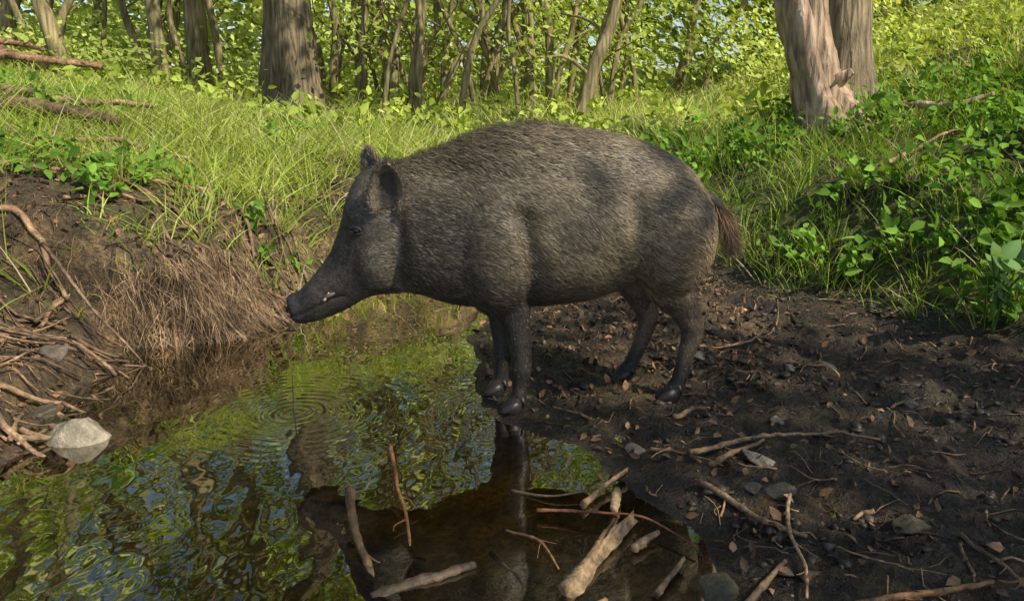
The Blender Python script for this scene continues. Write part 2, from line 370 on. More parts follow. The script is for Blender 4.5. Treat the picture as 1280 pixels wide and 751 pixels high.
def boarcol(P,N):
    x,y,z=P.T; n=len(x)
    c=np.tile([.20,.158,.096],(n,1))
    def mx(t,k):
        nonlocal c; k=np.clip(k,0,1)[:,None]; c=c*(1-k)+np.array(t)*k
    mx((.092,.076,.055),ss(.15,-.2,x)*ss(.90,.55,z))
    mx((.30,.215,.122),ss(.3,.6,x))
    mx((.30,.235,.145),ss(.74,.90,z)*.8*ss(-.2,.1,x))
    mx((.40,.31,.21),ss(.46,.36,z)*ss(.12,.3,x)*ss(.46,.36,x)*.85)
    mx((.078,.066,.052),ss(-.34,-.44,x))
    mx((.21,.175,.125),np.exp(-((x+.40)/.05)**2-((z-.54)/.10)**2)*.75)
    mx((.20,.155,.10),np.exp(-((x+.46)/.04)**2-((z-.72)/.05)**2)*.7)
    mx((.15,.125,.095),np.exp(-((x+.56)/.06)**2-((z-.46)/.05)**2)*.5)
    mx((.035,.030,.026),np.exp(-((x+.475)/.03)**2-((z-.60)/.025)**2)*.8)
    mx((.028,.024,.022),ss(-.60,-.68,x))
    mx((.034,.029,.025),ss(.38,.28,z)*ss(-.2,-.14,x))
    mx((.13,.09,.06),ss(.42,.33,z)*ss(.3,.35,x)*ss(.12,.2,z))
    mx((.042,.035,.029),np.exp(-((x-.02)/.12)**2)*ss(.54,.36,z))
    d=seg(x,z,mouth); mx((.008,.006,.006),np.exp(-(d/.0045)**2))
    c*=(1+.7*fbm(x*12,z*12+y*5,3)+.6*fbm(x*22+z*8,z*60-x*10,2))[:,None]
    return np.clip(c,.004,1)
boar=bpy.data.objects.new('wild_boar',None); sc.collection.objects.link(boar)
ev.materials.clear(); ev.materials.append(M_hide); ev.polygons.foreach_set('use_smooth',np.ones(len(ev.polygons),bool))
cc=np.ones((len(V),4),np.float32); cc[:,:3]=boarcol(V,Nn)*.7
at=ev.color_attributes.new('Col','FLOAT_COLOR','POINT'); at.data.foreach_set('color',cc.ravel())
body=bpy.data.objects.new('body',ev); sc.collection.objects.link(body); body.parent=boar
ev.calc_loop_triangles(); T=np.empty(len(ev.loop_triangles)*3,np.int32); ev.loop_triangles.foreach_get('vertices',T); T=T.reshape(-1,3)
bvh=BVHTree.FromPolygons(V.tolist(),T.tolist())
def side_hit(x,z,sgn=-1):
    y0=yc(x)+sgn*.5; hit=bvh.ray_cast(Vector((x,y0,z)),Vector((0,-sgn,0))); return np.array(hit[0]),np.array(hit[1])
def sample(V,N,T,n):
    a,b,c=V[T[:,0]],V[T[:,1]],V[T[:,2]]; ar=np.linalg.norm(np.cross(b-a,c-a),axis=1); t=rng.choice(len(T),n,p=ar/ar.sum())
    r1=np.sqrt(rng.random(n));r2=rng.random(n); w=np.stack([1-r1,r1*(1-r2),r1*r2],1)
    P=(V[T[t]]*w[...,None]).sum(1); NN=nrm((N[T[t]]*w[...,None]).sum(1)); return P,NN
def flow(P):
    x,y,z=P.T; d=np.stack([np.full(len(x),1.),np.zeros(len(x)),np.full(len(x),-.38)],1)
    kh=ss(-.36,-.46,x)[:,None]; d=d*(1-kh)+np.array([.75,0,.55])*kh
    kl=(ss(.40,.30,z)*ss(-.2,-.15,x))[:,None]; d=d*(1-kl)+np.array([.12,0,-1.])*kl
    kr=ss(.5,.64,x)[:,None]*(1-kl); d=d*(1-kr)+np.array([.4,0,-1.])*kr
    return d
def furmesh(name,P,N,L,lift,W,C):
    n=len(P); x,y,z=P.T; sw=np.stack([fbm(x*7,z*7+y*3,2),0*x,fbm(x*7+50,z*7+y*3,2)],1)*.8
    d=flow(P)+rng.normal(size=(n,3))*.2+sw; d=nrm(d-N*(d*N).sum(1,keepdims=True)); dd=nrm(d+N*lift[:,None]); s=nrm(np.cross(N,d))
    mid=P+dd*L[:,None]*.55; tip=P+dd*L[:,None]-N*(L*lift*.5)[:,None]
    w=W[:,None]*.5
    VV=np.stack([P-s*w-N*.001,P+s*w-N*.001,mid+s*w*.7,mid-s*w*.7,tip+s*w*.1,tip-s*w*.1],1).reshape(-1,3)
    i=np.arange(n)[:,None]*6; FF=np.stack([i+np.array([[0,1,2,3]]),i+np.array([[3,2,4,5]])],1).reshape(-1,4)
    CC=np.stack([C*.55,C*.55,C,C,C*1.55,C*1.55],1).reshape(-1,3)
    o=mesh_np(name,VV,FF,[M_fur],None,np.clip(CC,0,.8)); o.parent=boar; return o
P,NN=sample(V,Nn,T,170000)
x,y,z=P.T
keep=~((x<-.675))&(z>.07); P=P[keep];NN=NN[keep];x,y,z=P.T
L=.021*(.6+.8*rng.random(len(x)))
L*=1-.62*ss(-.38,-.47,x); L*=1-.58*ss(.40,.28,z)*(x>-.3)
L*=1-.4*ss(-.6,-.66,x)
crest=ss(.0,.75,NN[:,2])*ss(.77,.82,z+.0*x)*ss(.35,0,x); L*=1+1.7*crest
lift=.22+.50*crest+.14*rng.random(len(x))
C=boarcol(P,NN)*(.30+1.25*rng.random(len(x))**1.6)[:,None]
tipw=rng.random(len(x))<.11*ss(.35,.5,z)*ss(-.45,-.3,x)+.02; C[tipw]=C[tipw]*1.2+np.array([.19,.155,.10])
C*=(1-.5*crest*(rng.random(len(x))<.6))[:,None]
dm=seg(x,z,mouth); k2=dm>.006
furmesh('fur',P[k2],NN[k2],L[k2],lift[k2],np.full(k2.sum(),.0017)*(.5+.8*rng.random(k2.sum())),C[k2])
def ear(base,up,side,out,Lh,wd,name):
    nu,nv=13,15; G=[];CO=[]
    for j in range(nv):
        v=j/(nv-1); w=wd*(math.sin(math.pi*min(1,.22+.78*v))**.55 if v<1 else .02)*(1 if v<.97 else .5)
        for i in range(nu):
            u=i/(nu-1)*2-1
            p=np.array(base)+np.array(up)*Lh*v+np.array(side)*u*w+np.array(out)*(.030*abs(u)**2*(1-.4*v))+np.array(out)*(-.012*math.sin(v*3))
            k=min(1,max(0,(abs(u)-.45)/.35)+max(0,(v-.75)/.2)); G.append(p); CO.append([.04+.15*k,.032+.125*k,.027+.08*k])
    idx=np.arange(nu*nv).reshape(nv,nu); FF=np.stack([idx[:-1,:-1],idx[:-1,1:],idx[1:,1:],idx[1:,:-1]],-1).reshape(-1,4)
    o=mesh_np(name,G,FF,[M_hide],None,np.array(CO)); md=o.modifiers.new('s','SOLIDIFY'); md.thickness=.007; md.offset=0
    sb=o.modifiers.new('b','SUBSURF'); sb.levels=1; sb.render_levels=1; o.parent=boar
    G=np.array(G); K=3000
    rim=[k for k in range(len(G)) if (k%nu in (0,1,2,nu-1,nu-2,nu-3) or k//nu>=nv-3)]
    kk=rng.choice(rim,K); P=G[kk]+rng.normal(size=(K,3))*.003
    cen=G.mean(0); D=nrm(nrm(P-cen)*.6+np.array(up)*.8+rng.normal(size=(K,3))*.3)
    a,f=blades(P,D,.013*(.5+rng.random(K)),np.full(K,.0014),np.zeros((K,3)))
    h=mesh_np('ear_fringe',a,f,[M_fur],None,rep(np.array([[.24,.19,.13]])*(.3+rng.random(K))[:,None],8)); h.parent=boar
eb,_=side_hit(-.375,.685)
ear(eb+np.array([0,.000,-.01]),nrm(np.array([.06,-.36,1.])),nrm(np.array([.95,.2,.0])),nrm(np.array([-.05,-1,-.25])),.152,.052,'near_ear')
eb2,_=side_hit(-.40,.72,1)
ear(eb2+np.array([-.03,-.03,.01]),nrm(np.array([-.25,.2,1.])),nrm(np.array([.8,-.5,.05])),nrm(np.array([-.5,.8,-.1])),.115,.040,'far_ear')
EX,EZ=-.474,.607
for sgn in (-1,1):
    p,nv=side_hit(EX,EZ,sgn)
    bm=bmesh.new(); bmesh.ops.create_uvsphere(bm,u_segments=20,v_segments=14,radius=.0125)
    m2=bpy.data.meshes.new('eye'); bm.to_mesh(m2); bm.free(); m2.materials.append(M_eye)
    for q in m2.polygons: q.use_smooth=True
    o=bpy.data.objects.new('eye',m2); o.location=p-nv*.0035; sc.collection.objects.link(o); o.parent=boar
    B=Buf()
    for zz,rr in ((.011,.0055),(-.010,.004)):
        pts=[]
        for t in np.linspace(-1,1,9):
            q,qn=side_hit(EX+t*.020,EZ+zz*(1-t*t)-t*.003,sgn); pts.append(q+qn*.002)
        B.add(*tube(pts,np.array([.4,.7,.9,1,1,1,.9,.7,.4])*rr,8),0,(.045,.037,.03))
    o=B.obj('eyelid',[M_hide]); o.parent=boar
    p,nv=side_hit(-.592,.380,sgn)
    B=Buf(); tp=[p-nv*.004,p+nv*.009+[-.003,0,.008],p+nv*.014+[.001,0,.020],p+nv*.011+[.012,0,.034]]
    B.add(*tube(catmull(tp,10),np.linspace(.0072,.0012,10),10)); o=B.obj('tusk',[M_tusk]); o.parent=boar
    p,nv=side_hit(-.574,.398,sgn)
    B=Buf(); B.add(*tube(catmull([p+[-.022,0,-.012],p+nv*.002,p+[.02,0,.008]],8),[.002,.004,.006,.007,.007,.006,.004,.002],8)); o=B.obj('lip_fold',[M_pink]); o.parent=boar
    B=Buf(); B.add(*tube([(-.714,yc(-.7)+sgn*.016,.345),(-.7235,yc(-.7)+sgn*.017,.343)],[.008,.0085],12)); o=B.obj('nostril',[M_eye]); o.parent=boar
for (hx,hy,hz) in ((.0,2.44,FZ[0]),(-.06,2.60,FZ[1]),(.515,2.49,FZ[2]),(.385,2.67,FZ[3])):
    B=Buf()
    for s2 in (-1,1):
        B.add(*tube([(hx+.02,hy+s2*.013,hz+.035),(hx-.0,hy+s2*.017,hz+.018),(hx-.026,hy+s2*.018,hz+.004),(hx-.040,hy+s2*.016,hz-.004)],[.017,.018,.013,.004],12))
        B.add(*tube([(hx+.03,hy+s2*.02,hz+.055),(hx+.042,hy+s2*.024,hz+.03)],[.009,.004],8))
    o=B.obj('hoof',[M_hoof]); o.parent=boar
tp=catmull([(.625,yc(.64),.69),(.665,yc(.64)-.005,.665),(.695,yc(.64)-.01,.61),(.70,yc(.64)-.01,.56)],14)
B=Buf(); B.add(*tube(tp,np.linspace(.022,.006,14),10),0,(.16,.11,.07)); o=B.obj('tail',[M_hide]); o.parent=boar
K=3200; k=rng.integers(2,14,K); P=tp[k]+rng.normal(size=(K,3))*.006
D=nrm(np.array([.35,0,-.9])+rng.normal(size=(K,3))*np.array([.4,.3,.3])); L=.03+.045*rng.random(K)
a,f=blades(P,D,L,np.full(K,.0018),np.stack([L*.1,0*L,-L*.3],1))
o=mesh_np('tail_tuft',a,f,[M_fur],None,rep(np.array([[.46,.28,.14]])*(.35+rng.random(K))[:,None],8)); o.parent=boar

# ---------------------------------------------------------------- trees
def gcol(n,dark=(.08,.14,.014),lite=(.34,.44,.06)):
    t=rng.random((n,1)); return np.array(dark)*(1-t)+np.array(lite)*t
def tree(name,bx,by,pts,r0,mat,height=9,crown=2500,csize=.13,cz=4.,crad=1.8,limbs=7,ns=12,flare=1.35,rough=.05,low=0):
    bz=h1(bx,by); B=Buf()
    P=[(bx,by,bz-.25)]+[(bx+dx,by+dy,bz+dz) for dx,dy,dz in pts]
    l=np.array(P[-1])-np.array(P[-2]); l=l/np.linalg.norm(l); l[2]=max(l[2],.8)
    cur=np.array(P[-1])
    while cur[2]<bz+height:
        cur=cur+l*1.2+rng.normal(size=3)*[.15,.15,0]; P.append(tuple(cur))
    n=max(18,len(P)*6); Q=catmull(P,n)
    tz=(Q[:,2]-bz)/height; R=r0*(1-.75*np.clip(tz,0,1))*(1+(flare-1)*np.exp(-np.clip(Q[:,2]-bz,0,9)/(r0*1.6)))
    B.add(*tube(Q,R,ns,rough),0)
    ends=[]
    for i in range(limbs+low):
        lw=i>=limbs
        k=int(n*((.10+.18*rng.random()) if lw else (.38+.6*i/limbs))); a=rng.random()*6.28; L=height*(.16+.14*rng.random())*(.45 if lw else 1)
        s=Q[min(k,n-1)]; d=np.array([math.cos(a),math.sin(a),.55+.5*rng.random()])
        e=[s,s+d*L*.4,s+d*L*.75+rng.normal(size=3)*.15,s+d*L*np.array([1,1,1.15])]
        r=R[min(k,n-1)]*(.3 if lw else .5); qq=catmull(e,9); B.add(*tube(qq,np.linspace(r,r*.15,9),7,rough),0)
        if lw:
            m=40; PP=qq[rng.integers(4,9,m)]+rng.normal(size=(m,3))*.16; V,F=diamonds(PP,.085); B.add(V,F,1,rep(gcol(m,(.2,.28,.03),(.58,.66,.14)),4)); continue
        ends+= [qq[4],qq[6],qq[8]]
        for j in range(2):
            s2=qq[5+j]; d2=d+rng.normal(size=3)*.6; q2=catmull([s2,s2+d2*L*.2,s2+d2*L*.4],6); B.add(*tube(q2,np.linspace(r*.3,r*.08,6),5),0); ends.append(q2[-1])
    if crown:
        ends=np.array([e for e in ends if e[2]>bz+cz*.8]+[Q[-1]]); nc=max(3,len(ends))
        C0=ends[rng.integers(0,len(ends),nc)]+rng.normal(size=(nc,3))*crad*.25
        C0[:,2]=np.maximum(C0[:,2],bz+cz)
        kk=rng.integers(0,nc,crown); PP=C0[kk]+rng.normal(size=(crown,3))*np.array([.42,.42,.25])*crad*.35
        cb=(.6+.7*rng.random(nc))[kk][:,None]
        V,F=diamonds(PP,csize); B.add(V,F,1,rep(gcol(crown)*cb,4))
    return B.obj(name,[mat,M_leaf])
tree('oak_tree',-2.50,9.4,[(0,0,.4),(-.0,0,1.2),(-.06,0,2.6)],.27,M_bark,11,900,.17,5.5,2.6,9,28,1.5,.12,1)
tree('beech_tree',-6.3,10.,[(-.1,0,1),(-.35,.1,2.4)],.17,M_bark2,9,500,.17)
tree('beech_tree',-4.75,8.9,[(-.15,0,.6),(-.40,0,1.5),(-.7,.1,2.6)],.095,M_bark2,8,300,.17,low=2)
tree('beech_tree',-4.0,9.5,[(-.05,0,1),(-.1,0,2.2)],.085,M_bark2,9,300,.17,low=2)
tree('beech_tree',-4.0,10.6,[(0,0,1),(.05,0,2.2)],.15,M_bark2,10,400,.17)
tree('beech_tree',-4.1,11.8,[(-.1,0,1),(-.35,0,2.4)],.06,M_bark2,8,300,.17,low=3)
def small(bx,by,lean,r,cur=0.,crown=170,h=7,m=None,low=2): 
    c2=cur+.07*rng.normal(); c3=.08*rng.normal()
    tree('alder_tree',bx,by,[(lean*.2+c2*.6,0,.5),(lean*.45+c2,.1,1.0),(lean*.75+c3,.1,1.6),(lean*1.2+.08*rng.normal(),.1,2.5)],r,m or M_bark2,h,crown,.16,4.6,1.6,4,9,1.3,.08,low)
small(-2.2,10.,-.1,.055,.08); small(-1.95,10.6,.0,.085); small(-1.8,10.3,.05,.045,-.03)
small(-1.65,11.2,-.1,.07); small(-1.25,9.8,.28,.055,.05); small(-1.12,9.7,.05,.045); small(-1.3,10.8,.7,.06,.1)
small(-.62,9.2,.55,.045,-.05); small(-1.0,9.9,1.2,.045,.1); small(.2,10.8,.1,.09); small(.48,10.4,-.12,.06,.05)
small(.75,9.6,.75,.09,.04); small(1.05,10.9,.45,.06); small(-.3,12.,.2,.07); small(-.6,12.5,1.2,.06,.2); small(.9,13,.3,.06)
small(-5.4,12.5,.2,.09); small(-3.3,13,.1,.07); small(-3.1,14,-.5,.05); small(1.8,14,.2,.05); small(-2.2,13.5,.5,.045);small(-7.3,12,.4,.13)
small(-.1,11,-.6,.035); small(-2.,12,.9,.045); small(.1,9.4,-.3,.028); small(-1.5,9.3,.5,.03); small(-.9,10.6,.25,.05); small(-.45,10.9,.8,.04); small(1.4,12,.6,.05)
for i in range(20): small(-6+8.5*rng.random(),10+3*rng.random(),rng.normal()*.6,.025+.035*rng.random(),0,60,6.5,None,1)
for i in range(12):
    small(-14+28*rng.random(),14.5+3*rng.random(),rng.normal()*.5,.05+.08*rng.random()**2,0,120,8,None,1)
B=Buf()
def trunkpts(P,R,ns,rough,mt): 
    Q=catmull(np.hstack([np.array(P),np.array(R)[:,None]]),len(P)*7); B.add(*tube(Q[:,:3],Q[:,3],ns,rough),mt)
trunkpts([(2.30,5.5,.45),(2.24,5.58,.72),(2.16,5.65,.95),(2.09,5.68,1.15),(2.00,5.7,1.45),(1.90,5.75,1.9),(1.7,5.9,3),(1.5,6,5),(1.4,6,7.5)],[.36,.26,.18,.150,.145,.155,.15,.12,.05],36,.22,0)
trunkpts([(2.62,6.15,.4),(2.56,6.2,.8),(2.50,6.25,1.2),(2.45,6.3,1.8),(2.5,6.4,3),(2.8,6.5,5),(3.0,6.6,8)],[.28,.22,.20,.19,.17,.14,.05],30,.16,1)
for pts,rr in (([(2.3,5.5,.85),(2.5,5.35,.78),(2.8,5.2,.72),(3.1,5.15,.8)],.07),([(2.25,5.5,.8),(2.1,5.3,.66),(2.0,5.1,.50)],.08),([(2.4,5.5,.9),(2.6,5.45,.98),(2.85,5.3,.98),(3.05,5.2,1.05)],.03),([(2.15,5.55,.85),(1.95,5.5,.66),(1.75,5.4,.55)],.06),([(2.25,5.45,.75),(2.35,5.2,.62),(2.3,5.0,.55)],.05),([(2.12,5.62,1.06),(2.20,5.53,1.15),(2.26,5.50,1.20)],.055)):
    trunkpts(pts,np.linspace(rr,rr*.4,len(pts)),12,.3,0)
n=350; PP=np.array([1.6,6.2,7.2])+rng.normal(size=(n,3))*[.8,.6,.8]; a,f=diamonds(PP,.15); B.add(a,f,2,rep(gcol(n),4))
B.obj('willow_tree',[M_dead,M_bark,M_leaf])
tree('oak_tree',8.2,-2.6,[(0,0,2),(.0,0,4)],.30,M_bark,8,0,.15,5,2.6,9,14)  # out of view, added to carry the shading crown below
B=Buf(); n=3600; nc=26  # unseen leaf mass, added to throw dappled shade on the right foreground
C0=np.stack([5.5+3.2*rng.random(nc),-4.2+3.2*rng.random(nc),5.2+2.2*rng.random(nc)],1)
kk=rng.integers(0,nc,n); PP=C0[kk]+rng.normal(size=(n,3))*[.36,.36,.25]; a,f=diamonds(PP,.15,.4); B.add(a,f,0,rep(gcol(n),4))
o=B.obj('shade_crown',[M_leaf]); o.parent=bpy.data.objects['oak_tree.001']

def mass(name,nc,n,xr,yr,zfun,size,sp,dark,lite,up=1.):
    cx=xr[0]+(xr[1]-xr[0])*rng.random(nc); cy=yr[0]+(yr[1]-yr[0])*rng.random(nc)
    hz=H(cx,cy); cz=hz+zfun(nc,cy); kk=rng.integers(0,nc,n)
    PP=np.stack([cx,cy,cz],1)[kk]+rng.normal(size=(n,3))*np.array(sp)
    gz=H(PP[:,0],PP[:,1]); PP[:,2]=np.maximum(PP[:,2],gz+.03)
    cb=(.6+.8*rng.random(nc))[kk][:,None]
    a,f=diamonds(PP,size,up); return mesh_np(name,a,f,[M_leaf],None,rep(np.clip(gcol(n,dark,lite)*cb,0,.80),4),smooth=False)
DK1=(.28,.36,.05); LT1=(.64,.72,.20)
mass('understory_foliage',300,24000,(-12,12),(12.5,18),lambda n,y:.2+3.0*rng.random(n)**1.3,.12,(.42,.42,.20),DK1,LT1,1.2)
mass('distant_foliage',800,52000,(-21,21),(18,22),lambda n,y:.1+15*rng.random(n)**1.25,.42,(.85,.7,.6),(.42,.50,.14),(.74,.80,.34),1.6)
mass('bush',40,7000,(2.6,8),(7.8,12),lambda n,y:.1+.5*rng.random(n),.08,(.28,.28,.14),DK1,LT1)
mass('bush',30,4000,(-9,-2.8),(8.5,11.5),lambda n,y:.1+.4*rng.random(n),.08,(.25,.25,.12),DK1,LT1)

# ---------------------------------------------------------------- grass
def grassmask(x,y):
    h,I=H(x,y,True)
    L=(I['dl']>0)&(((I['wl']>.5)&(I['dl']>.14))|((I['wl']>.5)&(I['dl']>.04)&(fbm(x*4,y*4,3)>.0))|((I['dl']>.80))|((I['dl']>.35)&(fbm(x*3,y*3+7,3)>.02)))
    R=(I['db']>.12)&(I['dr']>0)
    C=(y>4.75)&(h>.06)
    return h,(L|R|C),I
def grass(name,n,xr,yr,per,Lr,W,seed,thr,dark,lite,droop=.6,sun=1.2):
    cx=xr[0]+(xr[1]-xr[0])*rng.random(n); cy=yr[0]+(yr[1]-yr[0])*rng.random(n)
    h,m,I=grassmask(cx,cy); f=fbm(cx*1.1+seed,cy*1.1,3); m&=(f+.25*(rng.random(n)-.5)>thr)
    cx,cy,f=cx[m],cy[m],f[m]; nc=len(cx)
    k=np.repeat(np.arange(nc),per); N=len(k)
    px=cx[k]+rng.normal(size=N)*.035; py=cy[k]+rng.normal(size=N)*.035; pz=H(px,py)-.01
    cl=(.45+.9*rng.random(nc))[k]
    L=(Lr[0]+(Lr[1]-Lr[0])*rng.random(N))*cl
    out=np.stack([px-cx[k],py-cy[k],np.zeros(N)],1)*9+rng.normal(size=(N,3))*.22; out[:,2]=0
    D=nrm(out*.9+[0,0,1.]); bend=nrm(out+1e-4)*(L*.55*rng.random(N)*droop*1.6)[:,None]+np.stack([0*L,0*L,-L*.42*rng.random(N)*droop*1.5],1)
    wd=W*(.6+.8*rng.random(N)); a,f2=blades(np.stack([px,py,pz],1),D,L,wd,bend,sun)
    col=gcol(N,dark,lite)*(.6+.75*rng.random(nc))[k][:,None]; dry=rng.random(N)<.10; col[dry]=[.62,.52,.30]
    return mesh_np(name,a,f2,[M_grass],None,rep(np.clip(col,0,.8),8))
DG,LG=(.16,.24,.025),(.58,.66,.14)
grass('grass',3200,(-4.8,-.3),(2.2,6.6),14,(.10,.32),.0055,3,-.18,DG,LG,.85)
grass('grass',2400,(.0,4.6),(2.2,6.6),12,(.10,.28),.0055,9,-.05,(.09,.17,.016),(.38,.50,.08))
grass('grass',3600,(-8,8),(5.2,10.5),8,(.12,.32),.009,5,-.14,(.28,.36,.05),(.70,.76,.24))
grass('grass',2500,(-16,16),(10,20),6,(.15,.4),.018,5,-.3,(.34,.40,.08),(.72,.78,.28))
def herbs(name,n,xr,yr,size,hmax,thr,seed,per=14,dark=(.07,.15,.022),lite=(.27,.45,.07)):
    cx=xr[0]+(xr[1]-xr[0])*rng.random(n); cy=yr[0]+(yr[1]-yr[0])*rng.random(n); h,m,I=grassmask(cx,cy)
    m&=(fbm(cx*1.3+seed,cy*1.3,3)>thr); cx,cy,h=cx[m],cy[m],h[m]; nc=len(cx)
    hh=hmax*(.4+.6*rng.random(nc)); top=np.stack([cx,cy,h],1)
    le=rng.normal(size=(nc,3))*.12; le[:,2]=1; B=Buf()
    a,f=blades(top,nrm(le),hh,np.full(nc,.005),np.zeros((nc,3))); B.add(a,f,0,rep(gcol(nc,dark,lite),8))
    k=np.repeat(np.arange(nc),per); t=.25+.8*rng.random(len(k)); P=top[k]+le[k]*(hh[k]*t)[:,None]+rng.normal(size=(len(k),3))*np.array([.035,.035,.01])*(hmax/.25)
    a,f=leaves(P,size,.9); B.add(a,f,0,rep(gcol(len(k),dark,lite)*(.7+.6*rng.random(nc))[k][:,None],6)); return B.obj(name,[M_leaf])
herbs('leafy_plants',750,(.3,4.4),(2.6,6.6),.068,.28,-.08,21)
herbs('leafy_plants',420,(-4.2,-1.),(2.4,6.4),.055,.17,.0,4)
herbs('leafy_plants',800,(-8,8),(6.2,11),.10,.35,-.02,4,10,DG,LG)
B=Buf(); bx,by=1.85,2.95; bz=h1(bx,by)
for i in range(8):
    a=rng.random()*6.28; e=np.array([bx+math.cos(a)*.18,by+math.sin(a)*.12-.04,bz+.30+.16*rng.random()]); q=catmull([(bx,by,bz),(bx+math.cos(a)*.04,by+math.sin(a)*.03,bz+.18),e],8)
    B.add(*tube(q,np.linspace(.005,.002,8),6),0,(.16,.25,.08)); a2,f=leaves(q[[3,4,5,6,7,7]],np.array([.07,.08,.10,.11,.11,.10]),.9); B.add(a2,f,0,(.26,.42,.14))
B.obj('burdock_plant',[M_leaf])

# ---------------------------------------------------------------- roots on the left bank
def gpath(pts,lift=.0,n=None,wig=.0):
    P=catmull(np.array(pts,float)[:,:2],n or max(8,len(pts)*5)); 
    if wig: P=P+np.cumsum(rng.normal(size=P.shape)*wig,0)
    z=H(P[:,0],P[:,1]); return np.column_stack([P,z+lift])
B=Buf()
for i in range(130):
    y0=2.3+1.7*rng.random(); xl=np.interp(y0,YL,XL); 
    off=.9 if y0<3.1 else .45
    s=(xl-off*(.5+.8*rng.random()),y0+.3*rng.normal()); e=(xl-.05+.1*rng.normal()-(.15 if y0<3.1 else 0),y0-.15+.3*rng.normal())
    p=gpath([s,((s[0]+e[0])/2+.14*rng.normal(),(s[1]+e[1])/2+.14*rng.normal()),e],.004,16,.014)
    p[:,2]+=np.abs(np.cumsum(rng.normal(size=16)*.006)); r=.002+.009*rng.random()**3
    g=.4+.8*rng.random(); B.add(*tube(p,np.linspace(r,r*.4,16),7,.3),0,(1.05*g,.88*g,.70*g))
for pts,r in (([(-2.6,4.1),(-2.2,4.15),(-1.8,4.0),(-1.5,4.05)],.017),([(-2.7,3.7),(-2.3,3.65),(-1.9,3.8),(-1.55,3.6)],.015),([(-1.9,3.4),(-1.7,3.5),(-1.5,3.55),(-1.3,3.4)],.013),([(-2.5,3.1),(-2.1,3.2),(-1.8,3.1),(-1.75,2.9)],.016),([(-2.4,2.8),(-2.1,2.9),(-1.9,2.7)],.013),([(-2.3,2.5),(-2.0,2.65),(-1.75,2.6)],.012)):
    B.add(*tube(gpath(pts,.02,24,.008),np.linspace(r,r*.5,24),9,.25),0,(1.5,1.22,.95))
B.obj('tree_roots',[M_wood])
n=3600; cl=rng.random(26); yy=3.2+.5*cl[rng.integers(0,26,n)]+.025*rng.normal(size=n); yy=np.clip(yy,3.18,3.8); xl=np.interp(yy,YL,XL); xx=xl-.02-.24*rng.random(n)+.03*rng.normal(size=n); zz=H(xx,yy)
P=np.stack([xx,yy-.01,zz+.014],1); D=nrm(np.stack([.35+.45*rng.normal(size=n),-.45+.3*rng.normal(size=n),-.4+.4*rng.normal(size=n)],1)); L=.04+.12*rng.random(n)**1.5
a,f=blades(P,D,L,np.full(n,.0027),np.stack([.3*L*rng.normal(size=n),0*L,-L*.6],1)); mesh_np('root_fibres',a,f,[M_litter],None,rep(np.array([[1.25,1.0,.68]])*(.2+.9*rng.random(n))[:,None],8))

# ---------------------------------------------------------------- sticks / branches / stones
def stick(name,pts,r,c=(1,1,1),lift=None,zs=None,ns=9,rough=.22,flat=1.,wig=.0022,taper=.5,tw=0):
    n=max(14,len(pts)*7)
    p=gpath(pts,(r*.6 if lift is None else lift),n,0)
    kk=np.zeros((n,2)); 
    for q in range(0,n,4): kk[q]=rng.normal(size=2)*wig*1.6
    kx=np.arange(0,n,4); w2=np.column_stack([np.interp(np.arange(n),kx,np.cumsum(kk[kx,0])),np.interp(np.arange(n),kx,np.cumsum(kk[kx,1]))]); p[:,:2]+=w2
    if zs is not None: p[:,2]=np.interp(np.linspace(0,1,n),np.linspace(0,1,len(zs)),zs)
    else: 
        sm=np.convolve(np.pad(p[:,2],5,'edge'),np.ones(11)/11,'valid'); p[:,2]=np.maximum(.2*p[:,2]+.8*sm,p[:,2]-.006)
    R=np.linspace(r,r*taper,n)*(1+.25*(rng.random(n)<.15))
    B=Buf(); B.add(*tube(p,R,ns,rough,flat),0,c)
    for j in range(tw):
        k=int(n*(.3+.6*rng.random())); k=min(k,n-2); d=nrm(p[k+1]-p[k]); d=nrm(d+np.array([d[1],-d[0],.2])*(1 if rng.random()<.5 else -1)*.8); Lb=.03+.07*rng.random()
        B.add(*tube(catmull([p[k],p[k]+d*Lb*.5+rng.normal(size=3)*.005,p[k]+d*Lb],6),np.linspace(r*.4,r*.15,6),6,.1),0,c)
    return B.obj(name,[M_wood])
PALE=(1.5,1.3,1.0); DK=(.35,.3,.26); MID=(1.0,.84,.64)
stick('fallen_branch',[(.49,2.04),(.60,2.10),(.71,2.13),(.88,2.15),(1.04,2.10)],.008,PALE,.02,tw=3)
stick('fallen_branch',[(.54,2.0),(.62,2.07),(.72,2.13)],.010,MID,.015,tw=1)
stick('stick',[(.48,1.87),(.57,1.72),(.65,1.61)],.009,MID,.012,tw=1)
stick('stick',[(.68,1.79),(.63,1.66),(.61,1.52),(.57,1.40)],.005,PALE,.02,tw=2)
stick('stick',[(.43,1.36),(.60,1.54)],.010,MID,.012)
stick('stick',[(.65,1.36),(.80,1.385),(.96,1.41)],.009,(1.3,.9,.55),.012,tw=1)
stick('stick',[(1.01,1.62),(1.03,1.5),(1.01,1.38)],.006,MID,.01,tw=1)
stick('stick',[(.99,1.58),(.97,1.48),(.93,1.42)],.004,PALE,.01)
stick('stick',[(.5,2.33),(.57,2.38),(.64,2.41)],.010,PALE,.01)
stick('stick',[(.83,3.0),(.98,3.05),(1.1,3.2),(1.2,3.5)],.004,PALE,.02,tw=2)
stick('stick',[(-.39,1.77),(-.36,1.68),(-.31,1.58),(-.25,1.42)],.011,(.62,.52,.3),zs=[.075,.05,.01,-.03],rough=.3,tw=1)
stick('stick',[(-.33,1.98),(-.30,1.86),(-.26,1.72),(-.215,1.5)],.006,(.9,.5,.22),zs=[.09,.05,.015,-.03],tw=2)
